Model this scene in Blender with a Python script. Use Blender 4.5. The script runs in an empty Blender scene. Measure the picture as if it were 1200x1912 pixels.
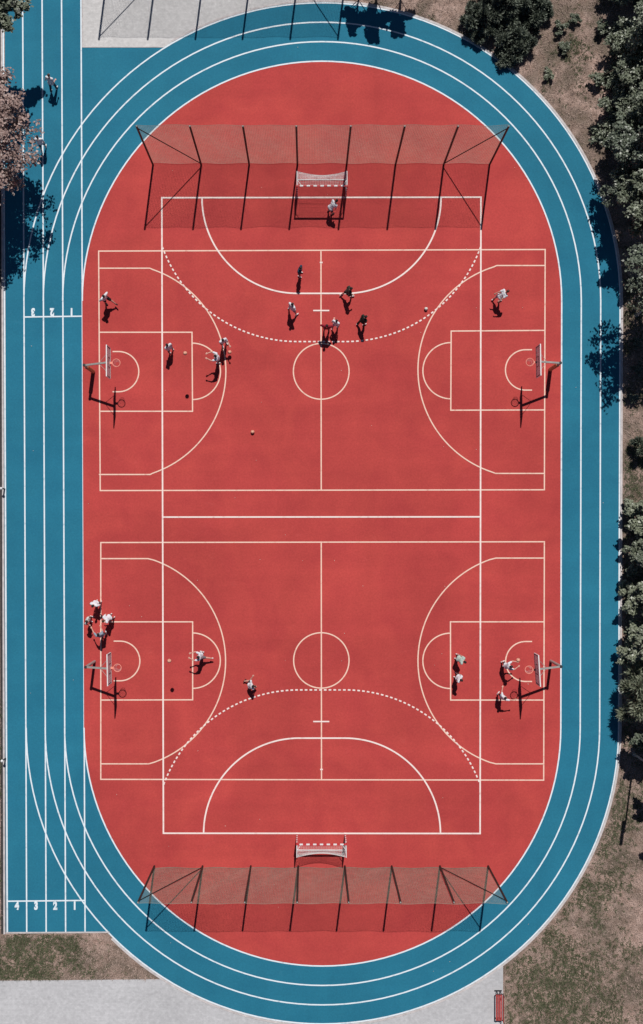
import bpy, bmesh, math, random
import numpy as np
from mathutils import Vector, Matrix

R = math.radians
S = 29.75                    # photo pixels per metre on the ground
H = 62.0                     # camera height above the court, metres
NADX, NADY = 575.0, 982.0    # photo pixel straight below the camera
def P(px, py):               # photo pixel on the ground -> world metres
    return ((px-600.0)/S, (956.0-py)/S)
def U(px, py, h):            # photo pixel of something h metres up -> world metres
    k = (H-h)/H
    return P(NADX+(px-NADX)*k, NADY+(py-NADY)*k)

# ------------------------------------------------------------------ camera, sky, sun, exposure
sc = bpy.context.scene
cam = bpy.data.cameras.new("camera")
camo = bpy.data.objects.new("camera", cam)
sc.collection.objects.link(camo)
span = 1912.0/S
cam.sensor_fit = 'VERTICAL'
cam.sensor_height = 24.0
cam.lens = 24.0*H/span
cx, cy = P(NADX, NADY)
camo.location = (cx, cy, H)
camo.rotation_euler = (0, 0, 0)
cam.shift_x = -cx/span
cam.shift_y = -cy/span
cam.clip_start = 0.5
cam.clip_end = 2000.0
sc.camera = camo

SUN = Vector((0.087, 0.678, 1.0)).normalized()
elev = math.asin(SUN.z)
azim = math.atan2(SUN.x, SUN.y)          # clockwise from +y
w = bpy.data.worlds.new("World")
sc.world = w
w.use_nodes = True
nt = w.node_tree
bgn = nt.nodes.get("Background") or nt.nodes.new("ShaderNodeBackground")
sky = nt.nodes.new("ShaderNodeTexSky")
sky.sky_type = 'NISHITA'
sky.sun_disc = False
sky.sun_elevation = elev
sky.sun_rotation = azim
sky.altitude = 1000.0
sky.air_density = 0.65
sky.dust_density = 0.4
nt.links.new(sky.outputs[0], bgn.inputs[0])
bgn.inputs[1].default_value = 0.05
sl = bpy.data.lights.new("sun", 'SUN')
sl.energy = 5.0
sl.angle = R(0.5)
sl.color = (1.0, 0.96, 0.91)
so = bpy.data.objects.new("sun", sl)
sc.collection.objects.link(so)
so.rotation_euler = SUN.to_track_quat('Z', 'Y').to_euler()
sc.view_settings.view_transform = 'Standard'
sc.view_settings.look = 'None'
sc.view_settings.exposure = -0.34
sc.view_settings.gamma = 1.0

rng = np.random.default_rng(7)
random.seed(7)
col = sc.collection

# ------------------------------------------------------------------ materials
def node_mat(name):
    m = bpy.data.materials.new(name)
    m.use_nodes = True
    n = m.node_tree.nodes
    b = n.get("Principled BSDF")
    return m, m.node_tree, b

def mat(name, color, rough=0.6, var=0.0, scale=8.0, color2=None, metal=0.0, spec=0.3, bump=0.0):
    m, t, b = node_mat(name)
    b.inputs["Roughness"].default_value = rough
    b.inputs["Metallic"].default_value = metal
    b.inputs["Specular IOR Level"].default_value = spec
    if var <= 0 and color2 is None:
        var = 0.06
    c2 = color2 if color2 else tuple(c*(1-var*1.6) for c in color)
    c1 = color if color2 else tuple(min(1, c*(1+var)) for c in color)
    tc = t.nodes.new("ShaderNodeTexCoord")
    no = t.nodes.new("ShaderNodeTexNoise")
    no.inputs["Scale"].default_value = scale
    no.inputs["Detail"].default_value = 5
    t.links.new(tc.outputs["Object"], no.inputs["Vector"])
    rp = t.nodes.new("ShaderNodeValToRGB")
    rp.color_ramp.elements[0].position = 0.32
    rp.color_ramp.elements[1].position = 0.68
    rp.color_ramp.elements[0].color = (*c2, 1)
    rp.color_ramp.elements[1].color = (*c1, 1)
    t.links.new(no.outputs["Fac"], rp.inputs["Fac"])
    t.links.new(rp.outputs["Color"], b.inputs["Base Color"])
    if bump > 0:
        bp = t.nodes.new("ShaderNodeBump")
        bp.inputs["Strength"].default_value = bump
        bp.inputs["Distance"].default_value = 0.01
        t.links.new(no.outputs["Fac"], bp.inputs["Height"])
        t.links.new(bp.outputs["Normal"], b.inputs["Normal"])
    return m

def noise_layer(t, vec, scale, detail, lo, hi, stretch=None, distort=0.0):
    src = vec
    if stretch:
        mp = t.nodes.new("ShaderNodeMapping")
        mp.inputs["Scale"].default_value = stretch
        t.links.new(vec, mp.inputs["Vector"])
        src = mp.outputs["Vector"]
    n = t.nodes.new("ShaderNodeTexNoise")
    n.inputs["Scale"].default_value = scale
    n.inputs["Detail"].default_value = detail
    n.inputs["Distortion"].default_value = distort
    t.links.new(src, n.inputs["Vector"])
    mr = t.nodes.new("ShaderNodeMapRange")
    mr.inputs["From Min"].default_value = 0.3
    mr.inputs["From Max"].default_value = 0.7
    mr.inputs["To Min"].default_value = lo
    mr.inputs["To Max"].default_value = hi
    t.links.new(n.outputs["Fac"], mr.inputs["Value"])
    return mr.outputs["Result"]

def rubber_mat(name, color, streak, big, fine, tint):
    """granulated sports surface: broad blotches, roll-laid streaks and grain"""
    m, t, b = node_mat(name)
    b.inputs["Roughness"].default_value = 0.85
    b.inputs["Specular IOR Level"].default_value = 0.15
    tc = t.nodes.new("ShaderNodeTexCoord")
    v = tc.outputs["Object"]
    a = noise_layer(t, v, 0.16, 4, 1-big, 1+big, distort=0.6)
    s = noise_layer(t, v, 1.0, 3, 1-streak, 1+streak, stretch=(0.05, 0.9, 1))
    s2 = noise_layer(t, v, 1.0, 3, 1-streak*0.7, 1+streak*0.7, stretch=(0.8, 0.06, 1))
    f = noise_layer(t, v, 9.0, 5, 1-fine, 1+fine)
    g = noise_layer(t, v, 42.0, 2, 1-fine*1.2, 1+fine*1.2)
    cur = None
    for x in (a, s, s2, f, g):
        if cur is None:
            cur = x
        else:
            mu = t.nodes.new("ShaderNodeMath"); mu.operation = 'MULTIPLY'
            t.links.new(cur, mu.inputs[0]); t.links.new(x, mu.inputs[1])
            cur = mu.outputs[0]
    tn = noise_layer(t, v, 0.35, 5, 0.0, 1.0, distort=1.0)
    mix = t.nodes.new("ShaderNodeMix"); mix.data_type = 'RGBA'
    mix.inputs["A"].default_value = (*color, 1)
    mix.inputs["B"].default_value = (*tint, 1)
    t.links.new(tn, mix.inputs["Factor"])
    vm = t.nodes.new("ShaderNodeVectorMath"); vm.operation = 'SCALE'
    t.links.new(mix.outputs["Result"], vm.inputs[0])
    t.links.new(cur, vm.inputs["Scale"])
    # dusty scuffs and darker spills, irregular and sparse
    last = vm.outputs[0]
    for sc_, st, lo, hi, amt, colr in ((1.3, (1, 1.6, 1), 0.60, 0.80, 0.16, tuple(min(1, c*1.25+0.06) for c in color)),
                                       (0.5, (1.3, 1, 1), 0.62, 0.78, 0.30, tuple(c*0.72 for c in color)),
                                       (7.0, (1, 0.35, 1), 0.66, 0.80, 0.22, tuple(min(1, c*1.3+0.08) for c in color))):
        mp = t.nodes.new("ShaderNodeMapping"); mp.inputs["Scale"].default_value = st
        t.links.new(v, mp.inputs["Vector"])
        nn = t.nodes.new("ShaderNodeTexNoise"); nn.inputs["Scale"].default_value = sc_
        nn.inputs["Detail"].default_value = 9; nn.inputs["Roughness"].default_value = 0.62; nn.inputs["Distortion"].default_value = 1.5
        t.links.new(mp.outputs[0], nn.inputs["Vector"])
        mr = t.nodes.new("ShaderNodeMapRange")
        mr.inputs["From Min"].default_value = lo; mr.inputs["From Max"].default_value = hi
        mr.inputs["To Min"].default_value = 0; mr.inputs["To Max"].default_value = amt
        t.links.new(nn.outputs["Fac"], mr.inputs["Value"])
        mx = t.nodes.new("ShaderNodeMix"); mx.data_type = 'RGBA'
        mx.inputs["B"].default_value = (*colr, 1)
        t.links.new(mr.outputs[0], mx.inputs["Factor"]); t.links.new(last, mx.inputs["A"])
        last = mx.outputs["Result"]
    t.links.new(last, b.inputs["Base Color"])
    bp = t.nodes.new("ShaderNodeBump")
    bp.inputs["Strength"].default_value = 0.25
    bp.inputs["Distance"].default_value = 0.004
    t.links.new(g, bp.inputs["Height"])
    t.links.new(bp.outputs["Normal"], b.inputs["Normal"])
    return m

def leaf_mat(name, dark, light, trans=0.25, rough=0.5, spec=0.35):
    m, t, b = node_mat(name)
    geo = t.nodes.new("ShaderNodeNewGeometry")
    tc = t.nodes.new("ShaderNodeTexCoord")
    no = t.nodes.new("ShaderNodeTexNoise")
    no.inputs["Scale"].default_value = 0.9
    no.inputs["Detail"].default_value = 3
    t.links.new(tc.outputs["Object"], no.inputs["Vector"])
    ad = t.nodes.new("ShaderNodeMath"); ad.operation = 'MULTIPLY_ADD'
    ad.inputs[1].default_value = 0.55
    t.links.new(geo.outputs["Random Per Island"], ad.inputs[0])
    m2 = t.nodes.new("ShaderNodeMath"); m2.operation = 'MULTIPLY'
    m2.inputs[1].default_value = 0.5
    t.links.new(no.outputs["Fac"], m2.inputs[0])
    t.links.new(m2.outputs[0], ad.inputs[2])
    mix = t.nodes.new("ShaderNodeMix"); mix.data_type = 'RGBA'
    mix.inputs["A"].default_value = (*dark, 1)
    mix.inputs["B"].default_value = (*light, 1)
    t.links.new(ad.outputs[0], mix.inputs["Factor"])
    t.links.new(mix.outputs["Result"], b.inputs["Base Color"])
    b.inputs["Roughness"].default_value = rough
    b.inputs["Specular IOR Level"].default_value = spec
    if trans > 0:
        tr = t.nodes.new("ShaderNodeBsdfTranslucent")
        t.links.new(mix.outputs["Result"], tr.inputs["Color"])
        ms = t.nodes.new("ShaderNodeMixShader")
        ms.inputs[0].default_value = trans
        t.links.new(b.outputs[0], ms.inputs[1])
        t.links.new(tr.outputs[0], ms.inputs[2])
        out = t.nodes.get("Material Output")
        t.links.new(ms.outputs[0], out.inputs["Surface"])
    return m

def ground_mat():
    m, t, b = node_mat("dry_ground")
    b.inputs["Roughness"].default_value = 0.95
    b.inputs["Specular IOR Level"].default_value = 0.1
    tc = t.nodes.new("ShaderNodeTexCoord")
    v = tc.outputs["Object"]
    n1 = noise_layer(t, v, 0.42, 9, -0.15, 1.05, distort=1.2)
    n2 = noise_layer(t, v, 2.2, 8, 0, 1, distort=0.5)
    n3 = noise_layer(t, v, 14.0, 6, 0.55, 1.35)
    r1 = t.nodes.new("ShaderNodeMix"); r1.data_type = 'RGBA'
    r1.inputs["A"].default_value = (0.32, 0.217, 0.178, 1)
    r1.inputs["B"].default_value = (0.52, 0.38, 0.33, 1)
    t.links.new(n2, r1.inputs["Factor"])
    r2 = t.nodes.new("ShaderNodeMix"); r2.data_type = 'RGBA'
    r2.inputs["B"].default_value = (0.085, 0.078, 0.055, 1)
    t.links.new(r1.outputs["Result"], r2.inputs["A"])
    mu = t.nodes.new("ShaderNodeMath"); mu.operation = 'MULTIPLY'
    mu.inputs[1].default_value = 0.85; mu.use_clamp = True
    t.links.new(n1, mu.inputs[0])
    t.links.new(mu.outputs[0], r2.inputs["Factor"])
    vm = t.nodes.new("ShaderNodeVectorMath"); vm.operation = 'SCALE'
    t.links.new(r2.outputs["Result"], vm.inputs[0])
    t.links.new(n3, vm.inputs["Scale"])
    t.links.new(vm.outputs[0], b.inputs["Base Color"])
    bp = t.nodes.new("ShaderNodeBump")
    bp.inputs["Strength"].default_value = 0.8
    bp.inputs["Distance"].default_value = 0.05
    t.links.new(n3, bp.inputs["Height"])
    t.links.new(bp.outputs["Normal"], b.inputs["Normal"])
    return m

def paving_mat(name, color, joints):
    m, t, b = node_mat(name)
    b.inputs["Roughness"].default_value = 0.9
    b.inputs["Specular IOR Level"].default_value = 0.15
    tc = t.nodes.new("ShaderNodeTexCoord")
    v = tc.outputs["Object"]
    br = t.nodes.new("ShaderNodeTexBrick")
    br.inputs["Scale"].default_value = 1.0
    br.inputs["Brick Width"].default_value = 0.20
    br.inputs["Row Height"].default_value = 0.10
    br.inputs["Mortar Size"].default_value = 0.006
    br.inputs["Color1"].default_value = (*[c*1.05 for c in color], 1)
    br.inputs["Color2"].default_value = (*[c*0.95 for c in color], 1)
    br.inputs["Mortar"].default_value = (*[c*joints for c in color], 1)
    t.links.new(v, br.inputs["Vector"])
    a = noise_layer(t, v, 0.25, 5, 0.93, 1.06, distort=0.5)
    f = noise_layer(t, v, 5.0, 6, 0.90, 1.07)
    mu = t.nodes.new("ShaderNodeMath"); mu.operation = 'MULTIPLY'
    st_ = noise_layer(t, v, 1.1, 8, 0.93, 1.04, distort=2.0)
    mu0 = t.nodes.new("ShaderNodeMath"); mu0.operation = 'MULTIPLY'
    t.links.new(a, mu0.inputs[0]); t.links.new(st_, mu0.inputs[1])
    t.links.new(mu0.outputs[0], mu.inputs[0]); t.links.new(f, mu.inputs[1])
    vm = t.nodes.new("ShaderNodeVectorMath"); vm.operation = 'SCALE'
    t.links.new(br.outputs["Color"], vm.inputs[0])
    t.links.new(mu.outputs[0], vm.inputs["Scale"])
    t.links.new(vm.outputs[0], b.inputs["Base Color"])
    return m

def paint_mat(name, color, base):
    """road paint, thinned to the rubber underneath in small worn spots"""
    m = mat(name, color, 0.75, color2=tuple(0.45*c+0.55*b_ for c, b_ in zip(color, base)), scale=3.2)
    n = m.node_tree.nodes
    for x in n:
        if x.type == 'VALTORGB':
            x.color_ramp.elements[0].position = 0.24; x.color_ramp.elements[1].position = 0.47
        if x.type == 'TEX_NOISE':
            x.inputs["Detail"].default_value = 9; x.inputs["Roughness"].default_value = 0.68
    return m

M = {}
M['red'] = rubber_mat("red_rubber", (0.488, 0.067, 0.059), 0.045, 0.10, 0.08, (0.425, 0.053, 0.052))
M['blue'] = rubber_mat("blue_rubber", (0.022, 0.176, 0.272), 0.035, 0.07, 0.07, (0.018, 0.155, 0.250))
M['ground'] = ground_mat()
M['paving'] = paving_mat("light_paving", (0.60, 0.59, 0.59), 0.9)
M['paving_low'] = paving_mat("grey_paving", (0.52, 0.52, 0.54), 0.9)
M['kerb'] = mat("kerb_concrete", (0.56, 0.52, 0.52), 0.9, var=0.12, scale=3.0)
M['lane'] = paint_mat("white_lane_paint", (0.74, 0.82, 0.88), (0.022, 0.176, 0.272))
M['hand'] = paint_mat("white_court_paint", (0.87, 0.74, 0.70), (0.5, 0.07, 0.06))
M['bask'] = paint_mat("cream_court_paint", (0.86, 0.60, 0.49), (0.5, 0.07, 0.06))
M['drain'] = mat("drain_grate", (0.05, 0.045, 0.047), 0.7, var=0.2, scale=6)
M['edge'] = mat("grey_rubber_edge", (0.10, 0.16, 0.21), 0.85, var=0.1, scale=4)
M['post'] = mat("dark_green_paint", (0.010, 0.024, 0.021), 0.45, var=0.15, scale=5)
M['net'] = mat("faded_green_cord", (0.30, 0.30, 0.24), 0.9, var=0.12, scale=3)
M['white'] = mat("white_metal", (0.78, 0.77, 0.77), 0.4, var=0.04, scale=6)
M['wnet'] = mat("white_cord", (0.68, 0.66, 0.66), 0.9, var=0.06, scale=9)
M['bandred'] = mat("red_band_paint", (0.55, 0.05, 0.055), 0.45, var=0.05)
M['steel'] = mat("grey_steel", (0.36, 0.345, 0.33), 0.5, var=0.08, scale=5)
M['darksteel'] = mat("dark_steel", (0.035, 0.035, 0.04), 0.5, var=0.1)
M['pad'] = mat("orange_post_pad", (0.50, 0.20, 0.09), 0.6, var=0.15, scale=6)
M['rim'] = mat("orange_rim_paint", (0.82, 0.30, 0.23), 0.4, var=0.05)
M['board'] = mat("white_board", (0.74, 0.73, 0.74), 0.35, var=0.03)
M['boardmark'] = mat("black_board_marking", (0.03, 0.03, 0.035), 0.5)
M['slat'] = mat("red_bench_slat", (0.44, 0.062, 0.055), 0.5, var=0.14, scale=7)
M['bark'] = mat("bark", (0.085, 0.065, 0.05), 0.95, var=0.3, scale=9, bump=0.5)
M['ball_o'] = mat("orange_ball", (0.78, 0.38, 0.27), 0.6, var=0.08, scale=30)
M['ball_w'] = mat("pale_ball", (0.74, 0.70, 0.66), 0.5, var=0.06, scale=20)
M['seam'] = mat("black_ball_seam", (0.02, 0.018, 0.018), 0.6)
M['leaf_green'] = leaf_mat("leaf_green", (0.045, 0.060, 0.038), (0.30, 0.335, 0.245), 0.2, 0.4, 0.5)
M['leaf_dark'] = leaf_mat("leaf_dark", (0.026, 0.036, 0.028), (0.225, 0.265, 0.195), 0.12, 0.4, 0.5)
M['leaf_juniper'] = leaf_mat("leaf_juniper", (0.024, 0.034, 0.026), (0.27, 0.31, 0.245), 0.1, 0.5, 0.4)
M['leaf_copper'] = leaf_mat("leaf_copper", (0.085, 0.050, 0.044), (0.56, 0.40, 0.36), 0.2, 0.45, 0.4)
M['leaf_pale'] = leaf_mat("leaf_pale", (0.060, 0.075, 0.046), (0.385, 0.42, 0.305), 0.2, 0.4, 0.5)
M['blade_green'] = leaf_mat("blade_green", (0.052, 0.062, 0.032), (0.19, 0.21, 0.125), 0.2, 0.8, 0.1)
M['blade_dry'] = leaf_mat("blade_dry", (0.24, 0.175, 0.14), (0.62, 0.48, 0.42), 0.1, 0.9, 0.1)
M['litter'] = mat("pale_leaf_litter", (0.70, 0.58, 0.50), 0.9, var=0.1)

# ------------------------------------------------------------------ mesh helpers
class MB:
    def __init__(self):
        self.v = []; self.f = []; self.m = []
    def face(self, pts, mi=0):
        b = len(self.v)
        self.v += [tuple(p) for p in pts]
        self.f.append(tuple(range(b, b+len(pts)))); self.m.append(mi)
    def box(self, c, s, rz=0.0, mi=0, rot=None):
        b = len(self.v)
        cs, sn = math.cos(rz), math.sin(rz)
        for dz in (-1, 1):
            for dx, dy in ((-1, -1), (1, -1), (1, 1), (-1, 1)):
                x, y, z = dx*s[0]/2, dy*s[1]/2, dz*s[2]/2
                if rot is not None:
                    q = rot @ Vector((x, y, z)); x, y, z = q
                self.v.append((c[0]+x*cs-y*sn, c[1]+x*sn+y*cs, c[2]+z))
        for q in ((3, 2, 1, 0), (4, 5, 6, 7), (0, 1, 5, 4), (1, 2, 6, 5), (2, 3, 7, 6), (3, 0, 4, 7)):
            self.f.append(tuple(b+i for i in q)); self.m.append(mi)
    def tube(self, pts, rad, n=10, mi=0, caps=True, closed=False):
        pts = [Vector(p) for p in pts]
        if not hasattr(rad, '__len__'):
            rad = [rad]*len(pts)
        b = len(self.v); k = len(pts)
        ref = None
        for i, p in enumerate(pts):
            if closed:
                d = pts[(i+1) % k]-pts[i-1]
            else:
                d = pts[min(i+1, k-1)]-pts[max(i-1, 0)]
            if d.length < 1e-9:
                d = Vector((0, 0, 1))
            d.normalize()
            if ref is None:
                a = Vector((0, 0, 1)) if abs(d.z) < 0.9 else Vector((1, 0, 0))
                ref = (a - d*a.dot(d)).normalized()
            else:
                ref = ref - d*ref.dot(d)
                ref = ref.normalized() if ref.length > 1e-6 else d.orthogonal().normalized()
            s = d.cross(ref)
            for j in range(n):
                t = 2*math.pi*(j+0.5)/n
                self.v.append(tuple(p + (ref*math.cos(t)+s*math.sin(t))*rad[i]))
        for i in range(k if closed else k-1):
            i2 = (i+1) % k
            for j in range(n):
                j2 = (j+1) % n
                self.f.append((b+i*n+j, b+i*n+j2, b+i2*n+j2, b+i2*n+j)); self.m.append(mi)
        if caps and not closed:
            self.f.append(tuple(b+j for j in reversed(range(n)))); self.m.append(mi)
            self.f.append(tuple(b+(k-1)*n+j for j in range(n))); self.m.append(mi)
    def ball(self, c, r, nu=12, nv=8, mi=0, rot=None):
        if not hasattr(r, '__len__'):
            r = (r, r, r)
        b = len(self.v)
        def put(q):
            q = Vector(q)
            if rot is not None:
                q = rot @ q
            self.v.append((c[0]+q.x, c[1]+q.y, c[2]+q.z))
        put((0, 0, -r[2]))
        for i in range(1, nv):
            a = -math.pi/2+math.pi*i/nv
            for j in range(nu):
                t = 2*math.pi*j/nu
                put((r[0]*math.cos(a)*math.cos(t), r[1]*math.cos(a)*math.sin(t), r[2]*math.sin(a)))
        put((0, 0, r[2]))
        top = len(self.v)-1
        for j in range(nu):
            j2 = (j+1) % nu
            self.f.append((b, b+1+j2, b+1+j)); self.m.append(mi)
            for i in range(nv-2):
                self.f.append((b+1+i*nu+j, b+1+i*nu+j2, b+1+(i+1)*nu+j2, b+1+(i+1)*nu+j)); self.m.append(mi)
            self.f.append((top, b+1+(nv-2)*nu+j, b+1+(nv-2)*nu+j2)); self.m.append(mi)
    def capsule(self, p0, p1, r0, r1=None, n=12):
        r1 = r0 if r1 is None else r1
        p0 = Vector(p0); p1 = Vector(p1)
        d = p1-p0
        L = max(d.length, 1e-5); d = d/L if d.length > 1e-6 else Vector((0, 0, 1))
        pts = []; rad = []
        for a in (85, 60, 30):
            pts.append(p0-d*r0*math.sin(R(a))); rad.append(r0*math.cos(R(a)))
        pts.append(p0); rad.append(r0)
        pts.append(p0+d*max(L, 2e-4)); rad.append(r1)
        for a in (30, 60, 85):
            pts.append(p1+d*r1*math.sin(R(a))); rad.append(r1*math.cos(R(a)))
        self.tube(pts, rad, n)
    def strip(self, pts, width, z, closed=False, mi=0):
        k = len(pts)
        vs = [Vector((p[0], p[1])) for p in pts]
        b = len(self.v)
        for i, p in enumerate(vs):
            if closed:
                a, c = vs[i-1], vs[(i+1) % k]
            else:
                a, c = vs[max(i-1, 0)], vs[min(i+1, k-1)]
            d1 = (p-a); d2 = (c-p)
            d1 = d1.normalized() if d1.length > 1e-9 else d2.normalized()
            d2 = d2.normalized() if d2.length > 1e-9 else d1
            n1 = Vector((-d1.y, d1.x)); n2 = Vector((-d2.y, d2.x))
            n = n1+n2
            n = n/max(n.dot(n1), 0.35)
            h = width/2
            self.v.append((p.x+n.x*h, p.y+n.y*h, z)); self.v.append((p.x-n.x*h, p.y-n.y*h, z))
        for i in range(k if closed else k-1):
            i2 = (i+1) % k
            self.f.append((b+2*i, b+2*i+1, b+2*i2+1, b+2*i2)); self.m.append(mi)
    def wall_strip(self, pts, width, z0, z1, closed=False, mi=0):
        """a kerb: flat top strip plus two upright sides"""
        b = len(self.v); nf = len(self.f)
        self.strip(pts, width, z1, closed, mi)
        k = len(self.v)-b
        low = len(self.v)
        self.v += [(x, y, z0) for x, y, z in self.v[b:b+k]]
        n = k//2
        for i in range(n if closed else n-1):
            i2 = (i+1) % n
            self.f.append((b+2*i, b+2*i2, low+2*i2, low+2*i)); self.m.append(mi)
            self.f.append((b+2*i2+1, b+2*i+1, low+2*i+1, low+2*i2+1)); self.m.append(mi)
        if not closed:
            self.f.append((b, low, low+1, b+1)); self.m.append(mi)
            e = 2*(n-1)
            self.f.append((b+e, b+e+1, low+e+1, low+e)); self.m.append(mi)
    def build(self, name, mats, parent=None, smooth=False, loc=None):
        me = bpy.data.meshes.new(name)
        me.from_pydata(self.v, [], self.f)
        if not isinstance(mats, (list, tuple)):
            mats = [mats]
        for m in mats:
            me.materials.append(m)
        if len(mats) > 1:
            me.polygons.foreach_set("material_index", self.m)
        if smooth:
            me.polygons.foreach_set("use_smooth", [True]*len(self.f))
        me.update()
        o = bpy.data.objects.new(name, me)
        col.objects.link(o)
        if parent: o.parent = parent
        if loc: o.location = loc
        return o

def np_mesh(name, verts, faces, material, parent=None, smooth=False):
    n = faces.shape[1]
    me = bpy.data.meshes.new(name)
    me.vertices.add(len(verts)); me.vertices.foreach_set("co", verts.astype(np.float32).ravel())
    me.loops.add(faces.size); me.loops.foreach_set("vertex_index", faces.astype(np.int32).ravel())
    me.polygons.add(len(faces))
    me.polygons.foreach_set("loop_start", np.arange(0, faces.size, n, dtype=np.int32))
    if smooth:
        me.polygons.foreach_set("use_smooth", np.ones(len(faces), dtype=bool))
    me.update(calc_edges=True)
    me.validate()
    me.materials.append(material)
    o = bpy.data.objects.new(name, me)
    col.objects.link(o)
    if parent: o.parent = parent
    return o

def tag(o, label=None, cat=None, group=None, kind=None):
    if label: o['label'] = label
    if cat: o['category'] = cat
    if group: o['group'] = group
    if kind: o['kind'] = kind
    return o

def thing(name, label, cat, loc, rz=0.0, group=None):
    o = bpy.data.objects.new(name, None)
    o.empty_display_size = 0.3
    col.objects.link(o)
    o.location = loc; o.rotation_euler = (0, 0, rz)
    return tag(o, label, cat, group)

def copy_tree(o, parent=None):
    c = o.copy(); col.objects.link(c)
    if parent: c.parent = parent
    for ch in list(o.children):
        copy_tree(ch, c)
    return c

def struct(name, mb, m):
    return tag(mb.build(name, m), kind='structure')

def arc(cxp, cyp, r, a0, a1, n=48):       # photo pixels, angles in degrees, 0 = right, 90 = up
    return [P(cxp+r*math.cos(R(a0+(a1-a0)*i/n)), cyp-r*math.sin(R(a0+(a1-a0)*i/n))) for i in range(n+1)]

# ------------------------------------------------------------------ ground, paving, track, court
g = MB(); g.face([(-400, -400, 0), (400, -400, 0), (400, 400, 0), (-400, 400, 0)])
struct('ground', g, M['ground'])

def poly(mb, pts, z):
    mb.face([(*P(*p), z) for p in reversed(pts)])

pv = MB()
poly(pv, [(154, -400), (640, -400), (640, 120), (154, 120)], 0.006)
struct('upper_pavement', pv, M['paving'])
pv = MB()
poly(pv, [(-300, 1834), (330, 1828), (939, 1740), (939, 2300), (-300, 2300)], 0.006)
struct('lower_pavement', pv, M['paving_low'])

TC, BC = (600.9, 562.0), (601.7, 1358.5)
RT = [447.5, 484.0, 520.3, 556.5]
RB = [445.0, 481.2, 517.5, 553.0]
def stadium(i, off=0.0, n=72):            # closed loop, clockwise from the left tangent over the top
    a = [P(TC[0]+(RT[i]+off)*math.cos(R(180-180*k/n)), TC[1]-(RT[i]+off)*math.sin(R(180-180*k/n))) for k in range(n+1)]
    b = [P(BC[0]+(RB[i]+off)*math.cos(R(0-180*k/n)), BC[1]-(RB[i]+off)*math.sin(R(0-180*k/n))) for k in range(n+1)]
    return a+b
def lane_x(i, y): return 5.8+36.3*i+0.0044*y

tr = MB()
poly(tr, [(8, -420), (152, -420), (152.5, 89), (330, 89), (330, 300), (165, 560), (165, 1360), (235, 1740), (13, 1740), (8.5, 0)], 0.010)
inner, outer = stadium(0, -4), stadium(3, 1)
n = len(inner)
for i in range(n):
    j = (i+1) % n
    tr.face([(*inner[i], 0.014), (*inner[j], 0.014), (*outer[j], 0.014), (*outer[i], 0.014)][::-1])
struct('running_track', tr, M['blue'])
rd = MB()
rd.face([(*p, 0.018) for p in reversed(stadium(0))])
struct('red_court', rd, M['red'])

ed = MB(); ed.strip([P(4.5, -420), P(4.9, 0), P(10.5, 1741)], 0.13, 0.011)
struct('track_edge_strip', ed, M['edge'])
kb = MB()
kp = stadium(3, 3.5)
lim_top, lim_bot = P(318, 0)[0], P(205, 0)[0]
kp = [q for i, q in enumerate(kp) if not (i < 36 and q[0] < lim_top) and not (i > 110 and q[0] < lim_bot)]
kb.wall_strip(kp, 0.13, -0.02, 0.035, closed=False)
struct('curved_kerb', kb, M['kerb'])
kb = MB()
kb.wall_strip([P(1.2, -420), P(3.0, 0), P(8.2, 1744)], 0.11, -0.02, 0.05)
struct('straight_kerb', kb, M['kerb'])
kb = MB(); kb.wall_strip([P(11, 1741.5), P(204, 1740.5)], 0.09, -0.02, 0.03)
struct('end_kerb', kb, M['kerb'])
kb = MB(); kb.wall_strip([P(153.5, -420), P(154, 88), P(306, 88)], 0.06, -0.02, 0.022)
struct('pavement_edging', kb, M['kerb'])
dr = MB(); dr.strip([P(-2.5, -420), P(-1, 0), P(4.2, 1744)], 0.16, 0.004)
struct('drain_channel', dr, M['drain'])

LW = 0.086
ln = MB()
for i in range(5):
    ln.strip([P(lane_x(i, -420), -420), P(lane_x(i, 1740), 1740)], LW if i else LW*1.1, 0.0165)
struct('sprint_lane_lines', ln, M['lane'])
ln = MB()
for i in range(4):
    ln.strip(stadium(i), LW, 0.0215)
struct('oval_lane_lines', ln, M['lane'])
ln = MB()
ln.strip([P(lane_x(1, 592), 592), P(lane_x(4, 591), 590.5)], LW, 0.0245)
ln.strip([P(lane_x(0, 1682), 1682.5), P(lane_x(4, 1682), 1681)], LW, 0.0245)
struct('start_lines', ln, M['lane'])

def number(txt, px, py, size, flip):
    cu = bpy.data.curves.new("num", 'FONT')
    cu.body = txt; cu.size = size; cu.offset = 0.042
    cu.align_x = 'CENTER'; cu.align_y = 'CENTER'
    o = bpy.data.objects.new("num", cu); col.objects.link(o)
    bpy.context.view_layer.update()
    me = bpy.data.meshes.new_from_object(o.evaluated_get(bpy.context.evaluated_depsgraph_get()))
    x, y = P(px, py)
    a = math.pi if flip else 0.0
    me.transform(Matrix.Translation((x, y, 0.0255)) @ Matrix.Rotation(a, 4, 'Z') @ Matrix.Diagonal((0.72, 1.0, 1.0, 1.0)))
    bpy.data.objects.remove(o)
    return me
nums = []
for t_, px in (("3", 61.5), ("2", 97), ("1", 133.5)):
    nums.append(number(t_, px, 582.5, 0.66, True))
for t_, px in (("4", 31.5), ("3", 67.2), ("2", 103), ("1", 139.3)):
    nums.append(number(t_, px, 1691.5, 0.66, False))
bm = bmesh.new()
for me in nums:
    bm.from_mesh(me)
me = bpy.data.meshes.new("lane_numbers"); bm.to_mesh(me); bm.free()
me.materials.clear(); me.materials.append(M['lane'])
for p in me.polygons: p.material_index = 0
o = bpy.data.objects.new("lane_numbers", me); col.objects.link(o)
tag(o, kind='structure')

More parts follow.
